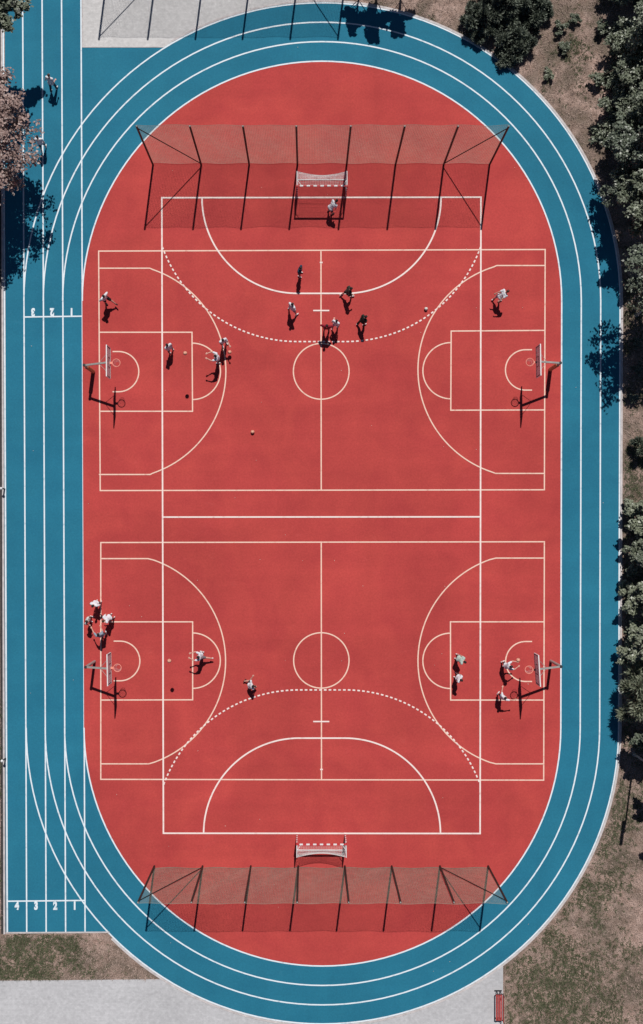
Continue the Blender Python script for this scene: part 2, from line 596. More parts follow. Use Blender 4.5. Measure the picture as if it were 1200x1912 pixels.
# basketball courts
BW = 0.077
bl = MB(); bl2 = MB(); bl3 = MB()
def court(corners, mid, circ, keys, threes, nc):
    bl.strip([P(*c) for c in corners], BW, 0.0215, closed=True)
    bl2.strip([P(*mid[0]), P(*mid[1])], BW, 0.0245)
    bl3.strip(arc(*circ, 0, 360, 72)[:-1], BW, 0.0275, closed=True)
    for k in keys:
        bl2.strip([P(*q) for q in k], BW, 0.0245)
    for (bx, yt, kt, c, r, side, yb, kbm) in threes:
        a = math.degrees(math.asin((c[1]-yt)/r)); a2 = math.degrees(math.asin((yb-c[1])/r))
        if side > 0:
            mid_arc = arc(c[0], c[1], r, a, -a2, 56)
        else:
            mid_arc = arc(c[0], c[1], r, 180-a, 180+a2, 56)
        mid_arc[0] = P(kt, yt); mid_arc[-1] = P(kbm, yb)
        bl3.strip([P(bx, yt)]+mid_arc+[P(bx, yb)], BW, 0.0305)
    for (c, r, side, xs) in nc:
        if side > 0:
            bl3.strip([P(xs, c[1]-r)]+arc(c[0], c[1], r, 90, -90, 32)+[P(xs, c[1]+r)], BW, 0.0275)
        else:
            bl3.strip([P(xs, c[1]-r)]+arc(c[0], c[1], r, 90, 270, 32)+[P(xs, c[1]+r)], BW, 0.0275)
court([(184, 469), (1017.5, 466), (1016, 914.5), (187, 916)], ((599, 469), (599.5, 915)), (599.5, 693.5, 52),
      [[(185, 620.5), (358.3, 620.5), (359.3, 768), (186, 768)], [(1017, 617), (842, 618.3), (841.3, 766), (1016.5, 765.5)]],
      [(184.5, 501, 279.5, (221, 693.5), 200.5, 1, 886, 280), (1017, 496, 927, (981, 690.5), 201, -1, 884, 925)],
      [((221.5, 694), 37.5, 1, 210), ((981, 690.8), 37.7, -1, 993)])
court([(188, 1013), (1016, 1011.5), (1014.7, 1456.5), (188, 1455)], ((599.5, 1012), (600, 1456)), (599.7, 1233, 51.7),
      [[(188, 1161), (359.5, 1161), (359.5, 1306.5), (188, 1307)], [(1015, 1161), (840.7, 1161), (841, 1307), (1015, 1307)]],
      [(188, 1043, 276, (221, 1234.5), 200, 1, 1426, 277.5), (1015, 1042, 925.5, (980.5, 1234), 200.5, -1, 1426, 925.5)],
      [((224, 1234), 37, 1, 212), ((981, 1235), 37.3, -1, 993)])
for (cxp, cyp, r, s) in ((358.8, 693.5, 52.7, 1), (841.7, 692.3, 52.5, -1), (359.5, 1233.5, 51.7, 1), (840.8, 1233.8, 51.7, -1)):
    bl3.strip(arc(cxp, cyp, r, 90, -90, 32) if s > 0 else arc(cxp, cyp, r, 90, 270, 32), BW, 0.0275)
struct('basketball_boundary_lines', bl, M['bask'])
struct('basketball_key_lines', bl2, M['bask'])
struct('basketball_arc_lines', bl3, M['bask'])

# handball court
HW = 0.096
hl = MB()
hl.strip([P(302, 369.5), P(897.5, 368.5), P(896, 1556), P(305, 1555.5)], HW, 0.0335, closed=True)
struct('handball_boundary_lines', hl, M['hand'])
hl = MB()
hl.strip([P(304.5, 965.5), P(896.5, 965)], HW, 0.0365)
hl.strip([P(584.5, 580), P(614.5, 580)], HW*0.9, 0.0365)
hl.strip([P(584.5, 1347), P(614.5, 1347)], HW*0.9, 0.0365)
hl.strip([P(597, 490.3), P(602, 490.3)], HW, 0.0365)
hl.strip([P(597.5, 1436.5), P(602.5, 1436.5)], HW, 0.0365)
hl.strip(arc(555, 370, 178, 180, 270, 40)+arc(645, 370, 178, 270, 360, 40), HW, 0.0365)
hl.strip(arc(558, 1556, 178, 180, 90, 40)+arc(644, 1556, 178, 90, 0, 40), HW, 0.0365)
struct('handball_area_lines', hl, M['hand'])
hl = MB()
def dashed(path, z, on, off):
    pts = [Vector(p) for p in path]
    seg = [0.0]
    for a, b in zip(pts, pts[1:]): seg.append(seg[-1]+(b-a).length)
    tot = seg[-1]
    def at(s):
        s = max(0, min(tot, s))
        for i in range(len(pts)-1):
            if s <= seg[i+1]:
                return pts[i].lerp(pts[i+1], (s-seg[i])/max(1e-6, seg[i+1]-seg[i]))
        return pts[-1]
    s = 0
    while s+on < tot:
        hl.strip([at(s), at(s+on*0.5), at(s+on)], HW*0.95, z)
        s += on+off
aa = math.degrees(math.acos(252/268.0))
dashed(arc(555, 370, 268, 180+aa, 270, 90)+arc(645, 370, 268, 270, 360-aa, 90), 0.0395, 0.165, 0.135)
dashed(arc(557.5, 1556, 268, 180-aa, 90, 90)+arc(644, 1556, 268, 90, aa, 90), 0.0395, 0.165, 0.135)
struct('handball_dashed_lines', hl, M['hand'])

# ------------------------------------------------------------------ ball-catching fences
def fence(label, xs, ypx, h, seed, side=1):
    r = np.random.default_rng(seed)
    base = [P(x, ypx) for x in xs]
    o0 = base[0]
    root = thing('ball_fence', label, 'fence', (o0[0], o0[1], 0), group='tall net fences behind the goals')
    loc = [(b[0]-o0[0], b[1]-o0[1]) for b in base]
    for (x, y) in loc:
        m = MB(); m.tube([(x, y, 0), (x, y, h)], 0.062, 10)
        p = m.build('post', M['post'], root, smooth=False)
        c = MB(); c.tube([(x, y, h+0.001), (x, y, h+0.05)], [0.05, 0.03], 10)
        c.build('post_cap', M['steel'], p)
    for a, b in ((0, 1), (len(loc)-1, len(loc)-2)):
        m = MB(); m.tube([(*loc[a], h-0.25), (*loc[b], 0.25)], 0.030, 8)
        m.build('brace', M['post'], root)
    # net of knotted cord, hung on the far side of the posts
    L = loc[-1][0]-loc[0][0]
    dyl = loc[-1][1]-loc[0][1]
    step = 0.098
    nx = int(L/step); nz = int((h-0.15)/step)
    ph = r.uniform(0, 6.28, 6)
    def pt(u, z):                       # u along, z up; small bulges and a wavy top edge
        x = u*L
        bay = u*(len(loc)-1)
        sag = 0.10*math.sin(math.pi*(bay % 1.0))*(0.6+0.4*math.sin(bay*1.7+ph[0]))
        zz = 0.08+(h-0.12-sag*0.8)*z
        y = side*0.085+0.05*math.sin(x*0.9+ph[1])*math.sin(z*3.1)+0.03*math.sin(x*2.3+zz*1.4+ph[2])
        return Vector((x, u*dyl+y, zz))
    c = 0.0050
    nm = MB()
    for i in range(nx+1):
        nm.tube([pt(i/nx, k/10) for k in range(11)], c, 3, caps=False)
    for k in range(nz+1):
        nm.tube([pt(i/56, k/nz) for i in range(57)], c, 3, caps=False)
    nm.tube([pt(i/56, 1.0) for i in range(57)], 0.009, 5)
    nm.tube([pt(i/56, 0.0) for i in range(57)], 0.009, 5)
    nm.build('net', M['net'], root)
    return root
fence('tall net fence with eight dark posts behind the goal at the top of the court', [285.5, 375.5, 465, 555, 647, 738, 828, 913.5], 308, 6.0, 1)
fence('tall net fence with eight dark green posts behind the goal at the bottom', [288, 378, 468, 556.5, 643.5, 731, 821, 911], 1617, 6.0, 2, -1)
fence('tall net fence with six posts casting its shadow over the grey upper pavement', [200, 291, 380, 468, 557, 646], -47, 6.0, 3)

# ------------------------------------------------------------------ handball goals
def goal(label, px0, px1, ypx, back, depth_top, depth_low):
    x0, y0 = P(px0, ypx); x1, y1 = P(px1, ypx)
    W = x1-x0
    root = thing('handball_goal', label, 'goal', ((x0+x1)/2, y0, 0), group='handball goals')
    s = 1 if back > 0 else -1
    h = 2.0; t = 0.08
    def band(axis, x, z0, n, name):
        m = MB()
        L = (h if axis == 'z' else W+t)/n
        for i in range(n):
            mi = 0 if i % 2 == 0 else 1
            if axis == 'z':
                m.box((x, 0, L*(i+0.5)), (t, t, L), mi=1-mi)
            else:
                m.box((-(W+t)/2+L*(i+0.5), 0, z0), (L, t, t), mi=mi)
        m.build(name, [M['bandred'], M['white']], root)
    band('z', -W/2, 0, 10, 'post'); band('z', W/2, 0, 10, 'post')
    band('x', 0, h+t/2+0.001, 15, 'crossbar')
    for sx in (-1, 1):
        m = MB()
        x = sx*(W/2)
        m.tube([(x, s*t/2, h+0.02), (x, s*depth_top, h), (x, s*depth_low, 0.05)], 0.024, 8)
        m.tube([(x, s*t/2, 0.03), (x, s*depth_low, 0.03)], 0.022, 8)
        m.build('side_frame', M['white'], root)
        m = MB(); m.tube([(x-sx*0.01, s*0.38, h-0.01), (x-sx*0.26, s*t*0.5, h+0.02)], 0.018, 6)
        m.build('corner_brace', M['white'], root)
    m = MB(); m.tube([(-W/2+0.025, s*depth_low, 0.04), (W/2-0.025, s*depth_low, 0.04)], 0.03, 8)
    m.build('ground_bar', M['white'], root)
    # net
    nm = MB(); c = 0.0048; step = 0.10
    nx = int(W/step)
    def sag(u): return 0.16*math.sin(math.pi*u)
    def top(u, v): return Vector((-W/2+u*W, s*(0.04+v*(depth_top-0.04-sag(u))), h-0.02-0.22*math.sin(math.pi*u)*v))
    def bk(u, v):
        a = top(u, 1.0); b = Vector((-W/2+u*W, s*(depth_low-0.05), 0.05))
        q = a.lerp(b, v); q.y += s*0.05*math.sin(math.pi*v); return q
    for i in range(nx+1):
        u = i/nx
        nm.tube([top(u, k/4) for k in range(5)]+[bk(u, k/8) for k in range(1, 9)], c, 3, caps=False)
    for k in range(9):
        nm.tube([top(i/16, k/8) for i in range(17)], c, 3, caps=False)
    for k in range(1, 20):
        nm.tube([bk(i/16, k/20) for i in range(17)], c, 3, caps=False)
    nm.tube([top(i/16, 1.0) for i in range(17)], 0.013, 5)
    for sx in (-1, 1):
        x = sx*W/2
        for k in range(1, 20):
            z = h*k/20
            d = depth_low+(depth_top-depth_low)*z/h
            nm.tube([(x, s*0.04, z), (x, s*d, z)], c, 3, caps=False)
        for k in range(1, 9):
            d = depth_top*k/9; d2 = depth_low*k/9
            nm.tube([(x, s*d2, 0.03), (x, s*d, h)], c, 3, caps=False)
    nm.build('net', M['wnet'], root)
    return root
goal('white handball goal with red bands at the top end, goalkeeper in front', 555, 645.5, 368, 1, 0.90, 1.08)
goal('white handball goal with red bands at the bottom end, no goalkeeper', 554.5, 644, 1557, -1, 0.80, 1.0)

# ------------------------------------------------------------------ basketball hoops
def hoop(label, base, boardx, boardy, rim, side, pad, yaw=0.0):
    bx, by = P(*base)
    root = thing('basketball_hoop', label, 'basketball hoop', (bx, by, 0), group='basketball hoops')
    tx, ty = P(boardx, boardy); tx -= bx; ty -= by
    rx, ry = P(*rim); rx -= bx; ry -= by
    s = side
    m = MB(); m.tube([(0, 0, 0), (0, 0, 2.55)], 0.085, 14)
    m.build('post', M['steel'], root)
    m = MB(); m.tube([(0, 0, 2.551), (0, 0, 2.6)], [0.095, 0.08], 14)
    m.build('post_cap', M['darksteel'], root)
    if pad:
        m = MB(); m.tube([(0, 0, 0.06), (0, 0, 1.95)], 0.125, 14)
        m.build('post_pad', M['pad'], root)
    m = MB()
    a = Vector((0, 0, 2.47)); b = Vector((tx-s*0.06, ty, 3.28))
    m.tube([a, b], 0.075, 4)
    m.build('arm', M['steel'], root)
    mid = a.lerp(b, 0.62)
    for q in (-1, 1):
        m = MB(); m.tube([mid, (tx-s*0.05, ty+q*0.62, 3.22)], 0.014, 6)
        m.build('strut', M['steel'], root)
    bd = thing('backboard', None, None, (tx, ty, 0), yaw)
    bd.parent = root
    # the backboard panel, framed, with the black target rectangle and border
    m = MB(); m.box((0, 0, 3.425), (0.035, 1.8, 1.05))
    bd_mesh = m.build('backboard', M['board'], root, loc=(tx, ty, 0)); bd_mesh.rotation_euler = (0, 0, yaw)
    bpy.data.objects.remove(bd)
    fr = MB()
    for q in (-1, 1):
        fr.box((0, q*0.915, 3.425), (0.06, 0.03, 1.11))
    fr.box((0, 0, 3.965), (0.06, 1.80, 0.03))
    fr.box((0, 0, 2.885), (0.06, 1.80, 0.03))
    fr.build('frame', M['white'], bd_mesh)
    mk = MB()
    f = s*0.0205
    for q in (-1, 1):
        mk.box((f, q*0.285, 3.30), (0.005, 0.05, 0.45))
    mk.box((f, 0, 3.50), (0.005, 0.52, 0.05))
    mk.box((f, 0, 2.94), (0.005, 1.78, 0.05))
    for q in (-1, 1):
        mk.box((f, q*0.865, 3.44), (0.005, 0.05, 0.94))
    mk.build('marking', M['boardmark'], bd_mesh)
    m = MB()
    ring = [(rx+0.23*math.cos(2*math.pi*i/28), ry+0.23*math.sin(2*math.pi*i/28), 3.05) for i in range(28)]
    m.tube(ring, 0.022, 8, closed=True)
    x2 = rx-s*0.23
    m.box(((tx+s*0.03+x2)/2, ry, 3.04), (abs(x2-tx-s*0.03)+0.02, 0.13, 0.04))
    rm = m.build('rim', M['rim'], root, smooth=False)
    m = MB()
    for i in range(12):
        for dr_ in (1, -1):
            pts = []
            for k in range(5):
                a_ = 2*math.pi*(i+dr_*k*0.5)/12
                rr = 0.225-0.025*k
                pts.append((rx+rr*math.cos(a_), ry+rr*math.sin(a_), 3.03-0.1*k))
            m.tube(pts, 0.0045, 3, caps=False)
    m.build('net', M['wnet'], rm)
    return root
hoop('basketball hoop with orange padded post at the upper left of the court', (174, 694), 222.5, 692.8, (234.5, 692.5), 1, True)
hoop('basketball hoop with orange padded post at the upper right of the court', (1027, 690), 981.5, 691.3, (968.8, 691.3), -1, True, R(1.0))
hoop('basketball hoop on bare grey post at the lower left, group of four beside it', (176.5, 1235), 224.0, 1234.3, (236.5, 1234), 1, False, R(1.2))
hoop('basketball hoop on bare grey post at the lower right with slightly turned backboard', (1028, 1234), 979.5, 1235.5, (967, 1237.5), -1, False, R(3.6))

# ------------------------------------------------------------------ bench, lamps, bollards
bx, by = P(929.5, 1875)
root = thing('park_bench', 'red slatted bench with dark end frames on the paving edge at the bottom', 'bench', (bx, by, 0))
for i in range(4):
    m = MB(); m.box((-0.175+i*0.104, 0, 0.45), (0.072, 1.62, 0.03)); m.build('seat_slat', M['slat'], root)
for i in range(2):
    m = MB(); m.box((0.20+i*0.010, 0, 0.56+i*0.14), (0.026, 1.62, 0.11)); m.build('back_slat', M['slat'], root)
for q in (-1, 1):
    m = MB()
    y = q*0.86
    m.box((0.0, y, 0.03), (0.46, 0.07, 0.05))
    m.box((-0.10, y, 0.23), (0.05, 0.05, 0.36)); m.box((0.12, y, 0.23), (0.05, 0.05, 0.36))
    m.box((0.02, y-q*0.05, 0.412), (0.44, 0.05, 0.036))
    m.box((0.245, y-q*0.05, 0.59), (0.03, 0.05, 0.5))
    m.build('end_frame', M['darksteel'], root)

def street_lamp(label, g, h, heads):
    x, y = P(*g)
    root = thing('street_lamp', label, 'lamp', (x, y, 0))
    m = MB(); m.tube([(0, 0, 0), (0, 0, 0.5), (0, 0, h)], [0.09, 0.07, 0.05], 12)
    m.tube([(0, 0, 0), (0, 0, 0.03)], 0.16, 12)
    m.build('pole', M['steel'], root)
    if heads == 'oval':
        m = MB(); m.ball((0, 0, h+0.16), (0.27, 0.27, 0.2), 14, 8); m.build('lamp_head', M['white'], root, smooth=True)
    elif heads == 'pair':
        for z in (h-0.55, h+0.6):
            m = MB(); m.box((-0.12, 0, z), (0.22, 0.14, 0.95)); m.box((-0.12, 0.08, z), (0.17, 0.03, 0.85))
            m.build('lamp_head', M['darksteel'], root)
    else:
        m = MB(); m.tube([(0, 0, h-0.05), (-0.7, 0.05, h+0.35), (-1.15, 0.10, h+0.15)], 0.03, 8); m.build('arm', M['steel'], root)
        m = MB(); m.box((-1.35, 0.02, h+0.12), (0.36, 0.40, 0.10)); m.box((-1.35, 0.02, h+0.19), (0.24, 0.28, 0.05))
        m.build('lamp_head', M['steel'], root)
    return root
street_lamp('lamp post with oval head at the top, behind dark juniper bushes', (904, -29), 5.7, 'oval')
street_lamp('tall pole with two stacked dark boxes, long shadow on the lower right grass', (1184, 1408), 7.3, 'pair')
street_lamp('grey floodlight on a bent arm above the dark ground at the right edge', (1188, 588), 4.2, 'arm')

for i, (px, py) in enumerate(((2.5, 912), (4.2, 1421))):
    x, y = U(px, py, 0.75)
    root = thing('bollard', ('short white round topped bollard at the left edge by the middle of the track',
                             'short white round topped bollard at the left edge near the lower bend')[i], 'bollard', (x-0.03, y, 0),
                 group='white bollards along the left kerb')
    m = MB(); m.tube([(0, 0, 0), (0, 0, 0.66)], 0.045, 10); m.build('post', M['darksteel'], root)
    m = MB(); m.ball((0, 0, 0.74), 0.09, 12, 8); m.build('cap', M['white'], root, smooth=True)

# ------------------------------------------------------------------ trees and shrubs
def leaves(centers, up, length, width, r, spread):
    n = len(centers)
    nrm = up + r.normal(0, spread, (n, 3))
    nrm /= np.linalg.norm(nrm, axis=1, keepdims=True)+1e-9
    t = r.normal(0, 1, (n, 3)); t -= nrm*(t*nrm).sum(1, keepdims=True)
    t /= np.linalg.norm(t, axis=1, keepdims=True)+1e-9
    b = np.cross(nrm, t)
    L = (length*r.uniform(0.7, 1.3, n))[:, None]; W = (width*r.uniform(0.7, 1.3, n))[:, None]
    v = np.empty((n, 4, 3))
    v[:, 0] = centers-t*L/2
    v[:, 1] = centers+b*W/2+nrm*L*0.10+t*L*0.08
    v[:, 2] = centers+t*L/2
    v[:, 3] = centers-b*W/2+nrm*L*0.10+t*L*0.08
    return v.reshape(-1, 3), np.arange(n*4).reshape(n, 4)

def sprays(centers, dirs, length, width, r, per):
    """fans of narrow leaves radiating from each twig tip"""
    n = len(centers)
    c = np.repeat(centers, per, 0); d = np.repeat(dirs, per, 0)
    d = d+r.normal(0, 0.55, d.shape); d /= np.linalg.norm(d, axis=1, keepdims=True)
    nrm = np.cross(d, r.normal(0, 1, d.shape)); nrm /= np.linalg.norm(nrm, axis=1, keepdims=True)+1e-9
    b = np.cross(nrm, d)
    L = (length*r.uniform(0.6, 1.3, n*per))[:, None]; W = (width*r.uniform(0.7, 1.3, n*per))[:, None]
    v = np.empty((n*per, 4, 3))
    v[:, 0] = c; v[:, 1] = c+d*L*0.5+b*W/2+nrm*W*0.2; v[:, 2] = c+d*L; v[:, 3] = c+d*L*0.5-b*W/2+nrm*W*0.2
    return v.reshape(-1, 3), np.arange(n*per*4).reshape(n*per, 4)

def tree(name, label, cat, g, height, rad, lm, seed, nclump=60, nleaf=200, ll=0.17, lw=0.11, style='broad',
         crown_low=0.3, trunk=0.12, group='trees around the sports ground', sx=1.0, sy=1.0, off=(0, 0)):
    r = np.random.default_rng(seed)
    x, y = P(*g)
    root = thing(name, label, cat, (x, y, 0), group=group)
    zc = height*(crown_low+1)/2; rz = height*(1-crown_low)/2
    # foliage sits in clumps strung along limbs, so the outline is fingered and light falls between the limbs
    nl = max(5, int(round(nclump/5.0)))
    az = (np.arange(nl)*2.399963+r.uniform(0, 6.28))+r.normal(0, 0.25, nl)
    uz = (np.arange(nl)+0.5)/nl                      # 0 low limbs .. 1 leader
    uz = np.clip(uz+r.normal(0, 0.05, nl), 0, 1)
    el = -0.35+1.75*uz**1.15
    reach = r.uniform(0.72, 1.08, nl)
    D = []; CC = []; CR = []
    for i in range(nl):
        for j in range(5):
            t = 0.28+0.72*(j+r.uniform(0.1, 0.9))/5
            a = az[i]+r.normal(0, 0.16)+0.25*(t-0.5)*(-1)**i
            e = el[i]+r.normal(0, 0.12)
            q = np.array([math.cos(a)*math.cos(e), math.sin(a)*math.cos(e), math.sin(e)])
            D.append(q); CR.append(rad*0.215*(1.2-0.62*t)*r.uniform(0.75, 1.25))
            CC.append(q*t*reach[i]*np.array([rad*0.93*sx, rad*0.93*sy, rz*0.93])-np.array([0, 0, 0.10*rad*t*t*(1-uz[i])]))
    d = np.array(D); cr = np.array(CR); cc = np.array(CC); nclump = len(cc)
    cc[:, 2] += zc
    cc[:, 0] += off[0]; cc[:, 1] += off[1]
    cc[:, 2] = np.maximum(cc[:, 2], 0.2+r.uniform(0, 0.2, nclump))
    lim = [5*i+4 for i in range(nl)]
    # trunk with limbs reaching into the crown
    tb = MB()
    wig = r.normal(0, 0.05*height/5, (4, 2))
    tp = [Vector((0, 0, -0.05)), Vector((wig[0][0], wig[0][1], height*0.22)), Vector((wig[1][0]+off[0]*.45, wig[1][1]+off[1]*.45, height*0.45)), Vector((wig[2][0]+off[0]*.8, wig[2][1]+off[1]*.8, height*0.75))]
    tb.tube(tp, [trunk, trunk*0.8, trunk*0.6, trunk*0.22], 9)
    for i in lim[:30]:
        e = Vector(cc[i]); z0 = min(max(0.2*height, e.z*0.55), height*0.6)
        k = z0/(height*0.75)
        s0 = tp[1].lerp(tp[3], max(0, (k-0.29)/0.71)) if k > 0.29 else tp[0].lerp(tp[1], k/0.29)
        mid = s0.lerp(e, 0.5)+Vector((r.normal(0, .1), r.normal(0, .1), 0.12*height*0.3))
        tb.tube([s0, mid, e], [trunk*0.38, trunk*0.24, trunk*0.08], 6)
    tb.build('trunk', M['bark'], root, smooth=True)
    if style == 'broad':
        n = nclump*nleaf
        idx = np.repeat(np.arange(nclump), nleaf)
        # each clump is a handful of leafy twigs, not a ball
        ns = 8
        sub = r.normal(0, 1, (nclump, ns, 3)); sub /= np.linalg.norm(sub, axis=2, keepdims=True)
        sub *= r.uniform(0.35, 1.15, (nclump, ns, 1))
        q = sub[idx, r.integers(0, ns, n)]+r.normal(0, 0.24, (n, 3))
        pts = cc[idx]+q*cr[idx][:, None]*np.array([1.1, 1.1, 0.65])
        up = q*0.45+np.array([0.05, 0.25, 0.85])
        v, f = leaves(pts, up, ll, lw, r, 0.42)
    else:
        per = 9; nt = max(4, nleaf//per)
        n = nclump*nt
        idx = np.repeat(np.arange(nclump), nt)
        dd = d[idx]*np.array([1, 1, 0.6])+r.normal(0, 0.55, (n, 3))+np.array([0, 0, 0.15]); dd /= np.linalg.norm(dd, axis=1, keepdims=True)
        pts = cc[idx]+dd*(cr[idx]*r.uniform(0.2, 1.1, n))[:, None]
        v, f = sprays(pts, dd, ll, lw, r, per)
    v[:, 2] = np.maximum(v[:, 2], 0.03)
    np_mesh('crown', v, f, lm, root)
    return root

TREES = 'trees around the sports ground'
tree('copper_tree', 'large tree with copper pink leaves overhanging the left sprint lanes', 'tree', (-24, 318), 6.9, 4.1, M['leaf_copper'], 11, 125, 150, 0.18, 0.13, crown_low=0.3, trunk=0.2, off=(0.8, 0), sy=1.38)
tree('broadleaf_tree', 'dark green leafy tree overhanging the top left corner of the lanes', 'tree', (-24, 98), 6.0, 2.0, M['leaf_green'], 12, 80, 130, 0.22, 0.17, crown_low=0.62, trunk=0.14, off=(1.2, 0), sx=1.6)
# right-hand row, top to bottom: crowns reach the ground like an overgrown hedge
tree('broadleaf_tree', 'shaded dark tree in the top right corner of the photo', 'tree', (1170, -30), 5.8, 2.6, M['leaf_dark'], 21, 70, 220, 0.17, 0.12, crown_low=-0.6, trunk=0.16)
tree('broadleaf_tree', 'broad tree with sunlit silvery green clumps at upper right beside the dry clearing', 'tree', (1180, 130), 5.6, 2.75, M['leaf_green'], 22, 95, 260, 0.16, 0.12, crown_low=-0.6, trunk=0.16, sy=1.2)
tree('broadleaf_tree', 'leafy tree with silvery clumps between the dry clearing and the upper right bend', 'tree', (1178, 235), 5.6, 2.7, M['leaf_green'], 35, 90, 260, 0.16, 0.12, crown_low=-0.6, trunk=0.16)
tree('broadleaf_tree', 'dark leafy tree right of the upper bend, crown meeting the kerb', 'tree', (1172, 325), 6.2, 2.7, M['leaf_dark'], 23, 80, 250, 0.17, 0.12, crown_low=-0.3, trunk=0.15, sy=1.1)
tree('broadleaf_tree', 'leafy tree leaning over the outer lane of the right bend with pale sunlit sprigs', 'tree', (1180, 418), 6.2, 2.6, M['leaf_green'], 24, 60, 220, 0.18, 0.12, crown_low=0.15, trunk=0.15)
tree('broadleaf_tree', 'tree at the right edge casting leafy shade across the outer lane', 'tree', (1202, 556), 7.4, 3.5, M['leaf_dark'], 52, 105, 75, 0.19, 0.13, crown_low=0.55, trunk=0.16, sy=1.1)
tree('shrub', 'small spiky shrub on bare ground at the right edge, alone below the shaded stretch', 'shrub', (1190, 838), 1.5, 0.75, M['leaf_dark'], 26, 22, 90, 0.26, 0.06, 'spray', crown_low=0.05, trunk=0.04)
tree('broadleaf_tree', 'bushy tree at the right kerb, first of the lower row below the bare ground', 'tree', (1198, 962), 3.9, 1.65, M['leaf_pale'], 27, 55, 220, 0.17, 0.12, crown_low=-0.4, trunk=0.1, sy=1.1)
tree('broadleaf_tree', 'bushy tree with pale rounded clumps at the right kerb, second of the lower row', 'tree', (1194, 1036), 3.9, 1.6, M['leaf_green'], 28, 55, 220, 0.17, 0.12, crown_low=-0.4, trunk=0.1, sy=1.1)
tree('broadleaf_tree', 'bushy tree at the right kerb beside the lower basketball court key, third of the row', 'tree', (1192, 1112), 4.1, 1.6, M['leaf_pale'], 29, 55, 220, 0.17, 0.12, crown_low=-0.4, trunk=0.1, sy=1.2)
tree('broadleaf_tree', 'dense bushy tree whose pale branch reaches over the outer lane at lower right', 'tree', (1186, 1196), 4.1, 1.75, M['leaf_pale'], 30, 62, 230, 0.17, 0.12, crown_low=-0.3, trunk=0.12, sy=1.15)
tree('sumac_tree', 'tree of long pointed leaf sprays at the right kerb, lowest of the row', 'tree', (1190, 1290), 3.9, 1.75, M['leaf_pale'], 31, 70, 160, 0.46, 0.09, 'spray', crown_low=-0.2, trunk=0.1, sy=1.2)
tree('broadleaf_tree', 'dark shaded tree just below the long pointed sprays at the right edge', 'tree', (1204, 1362), 4.4, 1.7, M['leaf_dark'], 32, 45, 180, 0.18, 0.12, crown_low=0.2, trunk=0.1)
tree('broadleaf_tree', 'slender tree at the right edge casting shade on the lower right grass', 'tree', (1226, 1458), 4.4, 1.35, M['leaf_green'], 33, 34, 160, 0.18, 0.12, crown_low=0.35, trunk=0.09)
tree('broadleaf_tree', 'small tree beyond the right edge casting the lowest shade on the grass', 'tree', (1232, 1548), 3.9, 1.1, M['leaf_green'], 34, 26, 150, 0.18, 0.12, crown_low=0.4, trunk=0.08)
# top: junipers by the bend and trees whose shade falls across the lanes
JUN = 'dark juniper bushes at the top bend'
tree('juniper_bush', 'dark juniper bush touching the kerb, left one of the top clump', 'shrub', (894, 44), 1.5, 1.3, M['leaf_juniper'], 41, 60, 260, 0.26, 0.07, 'spray', crown_low=-0.5, trunk=0.06, group=JUN)
tree('juniper_bush', 'largest dark juniper bush at the top centre of the clump', 'shrub', (938, 18), 2.0, 1.9, M['leaf_juniper'], 42, 90, 270, 0.26, 0.07, 'spray', crown_low=-0.5, trunk=0.07, group=JUN)
tree('juniper_bush', 'dark juniper bush at the lower end of the clump, nearest the bend', 'shrub', (956, 88), 1.4, 1.5, M['leaf_juniper'], 43, 66, 260, 0.26, 0.07, 'spray', crown_low=-0.5, trunk=0.06, group=JUN)
tree('juniper_bush', 'dark juniper bush at the right end of the clump by the dirt path', 'shrub', (990, 26), 1.7, 1.45, M['leaf_juniper'], 44, 60, 250, 0.26, 0.07, 'spray', crown_low=-0.5, trunk=0.06, group=JUN)
tree('broadleaf_tree', 'small tree beyond the top edge whose shadow lands left on the top bend', 'tree', (672, -28), 4.4, 1.0, M['leaf_green'], 45, 28, 200, 0.17, 0.12, crown_low=0.3, trunk=0.08)
tree('broadleaf_tree', 'tree beyond the top edge whose tall shadow lands in the middle of the top bend', 'tree', (706, -36), 5.8, 1.25, M['leaf_green'], 46, 36, 210, 0.17, 0.12, crown_low=0.25, trunk=0.09, sy=0.9)
tree('broadleaf_tree', 'small tree beyond the top edge whose round shadow lands right on the top bend', 'tree', (752, -32), 4.9, 1.1, M['leaf_green'], 47, 30, 210, 0.17, 0.12, crown_low=0.35, trunk=0.08)
# low plants on the dry clearing
LOW = 'low green plants on the dry clearing'
for i, (gx, gy, h, rad_, lab) in enumerate((
        (1043, 55, 0.7, 0.62, 'low green plant along the dirt path at the top, left of the trail'),
        (1052, 92, 0.6, 0.5, 'low dark green plant at the foot of the dirt path'),
        (1072, 40, 0.6, 0.48, 'low green plant right of the dirt path near the top edge'),
        (1022, 140, 0.35, 0.55, 'flat grey green plant between junipers and the dry clearing'),
        (1118, 60, 0.8, 0.6, 'dark low plant beside the top right tree'))):
    tree('low_plant', lab, 'plant', (gx, gy), h, rad_, M['leaf_pale'] if i == 3 else M['leaf_green'], 60+i, 16, 60, 0.13, 0.07, crown_low=0.0, trunk=0.02, group=LOW)
for i, (gx, gy, h, rad_, lab) in enumerate((
        (1185, 640, 0.6, 0.55, 'low leafy plant in the shaded stretch under the grey floodlight'),
        (1190, 690, 0.5, 0.5, 'low plant in the middle of the shaded stretch at the right edge'),
        (1180, 745, 0.5, 0.45, 'low plant at the lower end of the shaded stretch at the right edge'))):
    tree('low_plant', lab, 'plant', (gx, gy), h, rad_, M['leaf_dark'], 80+i, 16, 50, 0.14, 0.07, crown_low=0.0, trunk=0.02, group='low plants in the right hand shade')

